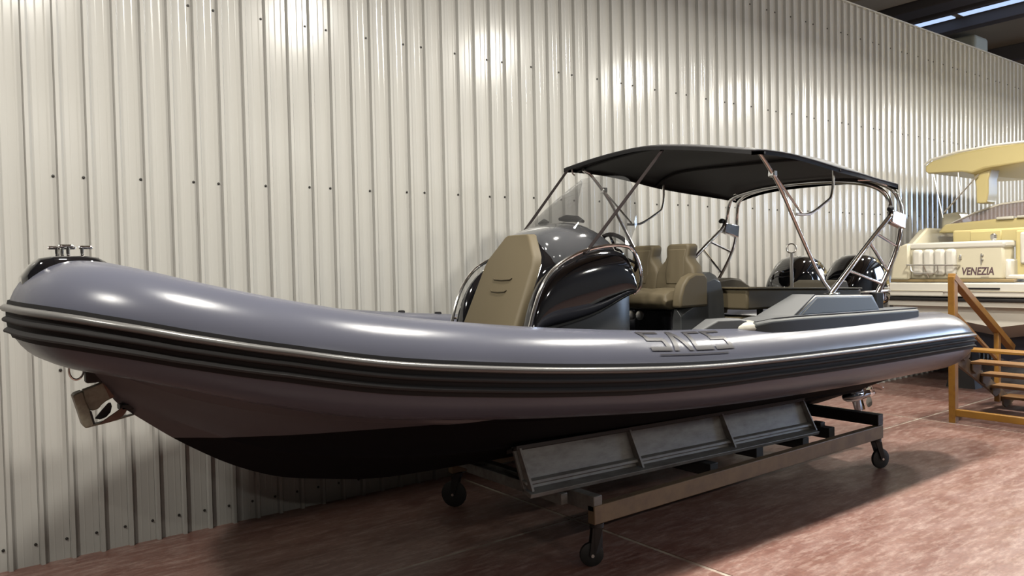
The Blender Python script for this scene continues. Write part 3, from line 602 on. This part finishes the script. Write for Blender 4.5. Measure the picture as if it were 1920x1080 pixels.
for s in (-1, 1):
    y = lambda h: YC + s * h
    sl2 = lambda x: -.03 -.026 * (x - 3.25)
    x0, x1 = 3.22, 6.74
    web = MB().hexa([(x0, y(.64), .545), (x1, y(.64), .575 + sl2(x1)), (x1, y(.52), .86 + sl2(x1)), (x0, y(.52), .83), (x0, y(.615), .545), (x1, y(.615), .575 + sl2(x1)), (x1, y(.495), .86 + sl2(x1)), (x0, y(.495), .83)]).build('bunk', 'galv', tr, bevel=.004)
    MB().hexa([(x0, y(.70), .515), (x1, y(.70), .545 + sl2(x1)), (x1, y(.60), .57 + sl2(x1)), (x0, y(.60), .54), (x0, y(.71), .545), (x1, y(.71), .575 + sl2(x1)), (x1, y(.61), .60 + sl2(x1)), (x0, y(.61), .57)]).build('bunk_flange', 'galv', web, bevel=.004)
    MB().hexa([(x0, y(.655), .595), (x1, y(.655), .625 + sl2(x1)), (x1, y(.62), .635 + sl2(x1)), (x0, y(.62), .605), (x0, y(.645), .615), (x1, y(.645), .645 + sl2(x1)), (x1, y(.61), .655 + sl2(x1)), (x0, y(.61), .625)]).build('bunk_lip', 'galv', web, bevel=.003)
    MB().hexa([(x0, y(.56), .82), (x1, y(.56), .85 + sl2(x1)), (x1, y(.44), .80 + sl2(x1)), (x0, y(.44), .77), (x0, y(.56), .85), (x1, y(.56), .88 + sl2(x1)), (x1, y(.44), .83 + sl2(x1)), (x0, y(.44), .80)]).build('bunk_pad', 'plank', web, bevel=.004)
    for gx in (3.24, 4.32, 5.46, 6.70):
        dzg = sl2(gx)
        MB().prism([(gx, y(.70), .59 + dzg), (gx, y(.60), .60 + dzg), (gx, y(.51), .85 + dzg), (gx, y(.565), .86 + dzg)], (.018, 0, 0)).build('bunk_gusset', 'galv', web, smooth=0)
    for gx in (3.64, 5.15, 6.98):
        MB().box((gx - .04, y(.60), .40), (gx + .04, y(.50), .62 + sl2(gx))).build('bunk_support', 'darksteel', web, bevel=.004)
def caster(x, y, r, yaw, ztop, trail):
    d = Vector((math.cos(yaw), math.sin(yaw), 0)); n = Vector((-d.y, d.x, 0)); c = Vector((x, y, r)) + d * trail
    f = MB().lathe((x, y, ztop - .03), (0, 0, 1), [(0, .05), (.03, .05)], 14)
    for s in (-1, 1):
        o = n * s * .034; t = n * .006
        f.hexa([Vector((x, y, ztop - .03)) + o - d * .035 - t, Vector((x, y, ztop - .03)) + o + d * .035 - t, c + o + d * .02 - t, c + o - d * .02 - t, Vector((x, y, ztop - .03)) + o - d * .035 + t, Vector((x, y, ztop - .03)) + o + d * .035 + t, c + o + d * .02 + t, c + o - d * .02 + t])
    fo = f.build('caster_fork', 'darksteel', tr, smooth=30)
    MB().lathe(c - n * .024, n, [(0, r * .35), (.004, r * .8), (.010, r * .97), (.024, r), (.038, r * .97), (.044, r * .8), (.048, r * .35)], 22).build('caster_wheel', 'wheel', fo, smooth=40)
    MB().lathe(c - n * .045, n, [(0, .012), (.09, .012)], 8).build('caster_axle', 'steeldull', fo)
caster(3.66, 3.87, .085, 2.6, .305, .04); caster(7.47, 3.87, .10, -.35, .305, .05); caster(3.66, 5.62, .115, 2.2, .305, .03); caster(7.47, 5.62, .10, .6, .305, .05)
MB().box((3.62, 3.845, .10), (3.69, 3.875, .31)).build('corner_leg', 'darksteel', tr, smooth=0)

# ------------------------------------------------------------------ orange stair
stp = thing('stair_unit', (11.1, 3.9, 0), 'orange steel stair with handrails and flat treads at the right edge', 'stairs')
YA_, YB_ = 4.33, 3.35
for y in (YA_, YB_):
    MB().box((10.24, y - .04, 0), (10.34, y + .04, 1.84)).build('post', 'orange', stp, bevel=.006)
    MB().hexa([(10.24, y - .045, 1.80), (12.10, y - .045, .76), (12.10, y + .045, .76), (10.24, y + .045, 1.80), (10.27, y - .045, 1.88), (12.15, y - .045, .83), (12.15, y + .045, .83), (10.27, y + .045, 1.88)]).build('handrail', 'orange', stp, bevel=.006)
    MB().box((11.60, y - .03, .10), (11.68, y + .03, 1.07)).build('post', 'orange', stp, bevel=.006)
    MB().hexa([(10.34, y - .02, 1.36), (11.62, y - .02, .66), (11.62, y + .02, .66), (10.34, y + .02, 1.36), (10.34, y - .02, 1.40), (11.62, y - .02, .70), (11.62, y + .02, .70), (10.34, y + .02, 1.40)]).build('mid_rail', 'orange', stp)
    MB().hexa([(10.34, y - .02, .74), (12.0, y - .02, -.0), (12.0, y + .02, 0), (10.34, y + .02, .74), (10.34, y - .02, .94), (12.15, y - .02, .06), (12.15, y + .02, .06), (10.34, y + .02, .94)]).build('stringer', 'beam', stp)
MB().box((10.26, YB_, .085), (10.33, YA_, .17)).build('base_rail', 'orange', stp, bevel=.006)
for i, (x, z) in enumerate(((10.40, .925), (10.72, .735), (11.02, .55), (11.34, .36), (11.68, .17))):
    td = MB().box((x, YB_ + .03, z - .035), (x + (.30 if i else .26), YA_ - .025, z)).build('tread', 'orange' if i == 0 else 'tread', stp, bevel=.006)
    MB().prism([(x + .02, YA_ - .05, z - .04), (x + .30, YA_ - .05, z - .04), (x + .26, YA_ - .05, z - .13), (x + .12, YA_ - .05, z - .17), (x + .02, YA_ - .05, z - .12)], (0, .02, 0)).build('tread_bracket', 'beam', td, bevel=.004)

# ------------------------------------------------------------------ cream motor yacht behind
yt = thing('motor_yacht', (15, 4.45, 0), 'cream and white motor yacht lettered VENEZIA with yellow hardtop', 'yacht')
TX = 12.2; K = TX / 11.3
def YP(y, z): return (y * K, 2.08 + (z - 2.08) * K)
def ybox(name, m, y0, y1, z0, z1, x0, x1, parent=yt, bevel=.01, **kw):
    a, b = YP(y0, z0), YP(y1, z1); return MB().box((x0, a[0], a[1]), (x1, b[0], b[1])).build(name, m, parent, bevel=bevel, **kw)
# hull below the rub rail: white flare then navy bottom
def yring(x, hb, zt, zb, keel):
    cy = 4.60; return [(x, cy + hb, zt), (x, cy + hb * .97, (zt + zb) / 2), (x, cy + hb * .86, zb), (x, cy + hb * .45, keel + .12), (x, cy, keel), (x, cy - hb * .45, keel + .12), (x, cy - hb * .86, zb), (x, cy - hb * .97, (zt + zb) / 2), (x, cy - hb, zt)]
MB().loft([yring(TX + .10, 1.50, 1.42, 1.16, 1.05), yring(TX + .6, 1.55, 1.44, 1.12, .85), yring(16.5, 1.6, 1.5, 1.05, .62), yring(19, 1.1, 1.7, 1.2, .7), yring(20.6, .1, 1.9, 1.6, 1.2)]).build('hull', 'yacht', yt, smooth=40)
MB().loft([[(x, 4.60 + hb * c, z) for c, z in ((.88, zt), (.5, zt - .30), (0, zt - .52), (-.5, zt - .30), (-.88, zt))] for x, hb, zt in ((TX + .55, 1.52, 1.05), (14, 1.57, 1.02), (17, 1.5, 1.02), (19, .9, 1.15))]).build('hull_bottom', 'navy', yt, smooth=40)
for x in (13.3, 17.0):
    for y in (3.7, 5.4): MB().loft([[(x - w, y - w, z), (x + w, y - w, z), (x + w, y + w, z), (x - w, y + w, z)] for z, w in ((0, .22), (.45, .14), (.88, .10))]).build('keel_stand', 'darksteel', yt, smooth=0)
# swim platform, rub rail
pl = MB().loft([[(x, y, z) for y, z in ((6.16 - e, 1.70), (6.18 - e, 1.60), (6.16 - e, 1.49), (2.9, 1.49), (2.9, 1.70))] for x, e in ((TX - .02, .06), (TX + .05, 0), (TX + .9, 0))]).build('swim_platform', 'yacht', yt, smooth=30, bevel=.02)
MB().box((TX - .035, 2.9, 1.575), (TX - .015, 6.12, 1.585)).build('platform_groove', 'cream', pl, smooth=0)
MB().box((TX - .05, 2.9, 1.43), (TX + .9, 6.17, 1.475)).build('rub_rail', 'darksteel', yt, bevel=.01)
MB().box((TX - .01, 2.9, 1.345), (TX + .9, 6.10, 1.43)).build('rail_skirt', 'yacht', yt, bevel=.01)
ybox('platform_slot', 'darksteel', 4.60, 4.16, 1.665, 1.645, TX - .045, TX - .01, pl, .004)
a = YP(4.86, 1.605); MB().tube([(TX - .03, a[0], a[1] - .02), (TX - .05, a[0], a[1]), (TX - .05, a[0] - .16, a[1]), (TX - .03, a[0] - .16, a[1] - .02)], .008, 8).build('platform_handle', 'steeldull', pl)
ybox('deck_stripe', 'stripe', 5.69, 4.06, 1.775, 1.735, TX + .16, TX + .5, yt, .006)
# transom with bolster
tr_ = ybox('transom', 'cream', 5.62, 4.19, 2.26, 1.77, TX + .20, TX + .6, yt, .03)
ybox('transom_cap', 'yacht', 5.50, 4.17, 2.295, 2.20, TX + .18, TX + .62, tr_, .03)
for i in range(4):
    y0 = 5.36 - i * .15; a = YP(y0, 1.83); b = YP(y0 - .145, 2.20)
    MB().box((TX + .11, a[0], a[1]), (TX + .22, b[0], b[1])).build('bolster', 'yacht', tr_, bevel=.05, bseg=4)
rl = MB()
q = lambda y, z, x=TX + .04: (x, *YP(y, z))
rl.tube([q(5.44, 1.975, TX + .18), q(5.40, 1.985), q(4.76, 1.97), q(4.73, 1.965, TX + .18)], .013, 8)
rl.tube([q(5.34, 1.98), q(5.33, 1.90), q(5.28, 1.865), q(5.02, 1.86), q(4.97, 1.90), q(4.97, 1.975)], .010, 8)
rl.tube([q(5.17, 1.98), q(5.12, 1.80, TX + .12)], .010, 8); rl.build('transom_rail', 'steeldull', tr_)
for y, z, wd, h in ((4.725, 2.08, .03, .06), (4.45, 2.10, .035, .02), (4.45, 2.04, .035, .02)):
    ybox('fitting', 'steeldull', y + wd / 2, y - wd / 2, z - h / 2, z + h / 2, TX + .17, TX + .21, tr_, .004)
a = YP(4.46, 2.07); MB().box((TX + .18, a[0] - .006, a[1] - .10), (TX + .205, a[0] + .006, a[1] + .06)).build('fitting', 'steeldull', tr_)
def text(body_, size, m, name, parent, mw, sx=1.0, shear=0.0, ext=.002):
    cu = bpy.data.curves.new(name, 'FONT'); cu.body = body_; cu.size = size; cu.extrude = ext; cu.shear = shear; cu.align_x = 'CENTER'; cu.align_y = 'CENTER'; cu.offset = .004
    to = bpy.data.objects.new(name, cu); C.objects.link(to); bpy.context.view_layer.update()
    me = bpy.data.meshes.new_from_object(to.evaluated_get(bpy.context.evaluated_depsgraph_get())); bpy.data.objects.remove(to)
    me.transform(mw @ Matrix.Diagonal((sx, 1, 1, 1))); me.materials.clear(); me.materials.append(M[m])
    o = bpy.data.objects.new(name, me); C.objects.link(o); par(o, parent); return o
yy, zz = YP(4.515, 1.878)
RX = Matrix(((0, 0, -1, TX + .198), (-1, 0, 0, yy), (0, 1, 0, zz), (0, 0, 0, 1)))
text('VENEZIA', .155, 'text', 'lettering', tr_, RX, .72, .18)
ybox('lettering_rule', 'text', 4.47, 4.37, 1.806, 1.802, TX + .196, TX + .21, tr_, 0)
# quarter, coaming and cockpit
MB().loft([[(x, *YP(y, z)) for y, z in ((5.68, 1.77), (5.64, 2.0), (5.52, 2.27), (5.40, 2.30), (5.40, 1.77))] if x < TX + .4 else [(x, *YP(y, z)) for y, z in ((5.70, 1.77), (5.70, 2.2), (5.60, 2.50), (5.45, 2.54), (5.40, 1.77))] for x in (TX + .12, TX + .30, TX + .9, TX + 3.5)]).build('quarter', 'cream', yt, smooth=40, bevel=.03)
ck = ybox('cockpit_coaming', 'yellow', 5.05, 3.6, 2.22, 2.47, TX + .75, TX + .95, yt, .03)
ybox('coaming_hatch', 'yellow', 4.80, 4.40, 2.30, 2.44, TX + .73, TX + .76, ck, .01)
ybox('side_step', 'yellow', 4.17, 3.2, 1.77, 2.43, TX + .55, TX + .75, yt, .03)
ybox('step_rim', 'yacht', 4.24, 4.14, 1.78, 2.04, TX + .28, TX + .60, yt, .03)
ybox('step_rim', 'yacht', 4.24, 3.3, 1.77, 1.83, TX + .28, TX + .60, yt, .02)
ybox('door_frame', 'yacht', 4.10, 3.3, 1.97, 2.40, TX + .50, TX + .58, yt, .03)
ybox('door_pane', 'tint', 4.02, 3.4, 2.06, 2.34, TX + .49, TX + .505, yt, .02)
a = YP(4.38, 2.30); MB().lathe((TX + .4, a[0], a[1] - .05), (0, 0, 1), [(0, .035), (.06, .03), (.075, .045), (.13, .045), (.15, .02)], 12).build('deck_light', 'steeldull', yt)
# helm deck top, windscreen, hardtop
MB().loft([[(x, *YP(y, z)) for y, z in ((5.40, 2.45), (5.30, 2.58), (4.6, 2.62), (3.4, 2.62), (3.4, 2.40))] for x in (TX + 1.1, TX + 1.3, TX + 5)]).build('cabin_top', 'yellow', yt, smooth=40, bevel=.03)
a = [(5.28, 2.60), (4.95, 2.74), (4.6, 2.84), (4.2, 2.87), (3.5, 2.89)]; b = [(5.26, 2.58), (4.95, 2.585), (4.6, 2.58), (4.2, 2.58), (3.5, 2.57)]
ww = MB().loft([[(TX + 1.2, *YP(y, z)) for y, z in b], [(TX + 1.35, *YP(y, z)) for y, z in a]], closed=False, caps=False).build('windscreen', 'tint', yt, solid=.01)
MB().tube([(TX + 1.35, *YP(y, z)) for y, z in [(5.42, 2.50)] + a], .018, 8).build('windscreen_frame', 'yacht', ww)
ybox('deck_cushion', 'yacht', 4.58, 4.35, 2.60, 2.645, TX + 1.05, TX + 1.2, yt, .02); ybox('deck_cushion', 'yacht', 4.32, 3.9, 2.61, 2.65, TX + 1.05, TX + 1.2, yt, .02)
hx = TX + 1.0; Kh = hx / 12.3
H = lambda y, z, x: (x, y * Kh, 2.08 + (z - 2.08) * Kh)
ht = MB().loft([[H(5.49, 3.36, x), H(5.53, 3.42 + d, x), H(5.53, 3.50 + d, x), H(5.44, 3.56 + d, x), H(5.06, 3.63 + d, x), H(4.6, 3.66 + d, x), H(3.9, 3.66 + d, x), H(3.2, 3.64 + d, x), H(3.2, 3.40, x), H(4.2, 3.38, x), H(4.70, 3.33 + e, x), H(4.88, 3.28 + e, x), H(5.02, 3.34, x)] for x, d, e in ((hx - .08, -.03, .03), (hx, 0, 0), (hx + 1.2, .06, .02), (hx + 2.6, .0, .05))]).build('hardtop', 'yellow', yt, smooth=40, bevel=.02)
MB().tube([H(5.54, 3.50, hx - .07), H(5.45, 3.565, hx - .07), H(5.06, 3.635, hx - .07), H(4.6, 3.665, hx - .07), H(3.2, 3.645, hx - .07)], .02, 8).build('hardtop_rim', 'yacht', ht)
MB().loft([[H(4.92, 3.36, x), H(4.66, 3.36, x), H(4.70, 3.20, x), H(4.70, 3.0, x), H(4.73, 2.86, x), H(4.865, 2.86, x), H(4.87, 3.1, x), H(4.89, 3.24, x)] for x in (hx + .05, hx + .40)]).build('hardtop_pillar', 'yellow', ht, smooth=30, bevel=.02)
for p in (((5.44, 3.40), (5.30, 2.68)), ((4.80, 3.28), (5.28, 2.76)), ((5.10, 3.50), (5.05, 3.02)), ((5.10, 3.50), (4.3, 3.58))):
    MB().tube([H(*p[0], hx - .02), H(*p[1], hx - .02)], .011, 8).build('canopy_strut', 'steeldull', ht)
MB().loft([[(x, *YP(y, z)) for y, z in ((5.72, 2.50), (5.70, 2.78), (5.45, 2.80), (5.38, 2.60), (5.40, 2.45))] for x in (TX + 2.0, TX + 2.4)]).build('bow_cover', 'cream', yt, smooth=40, bevel=.04)
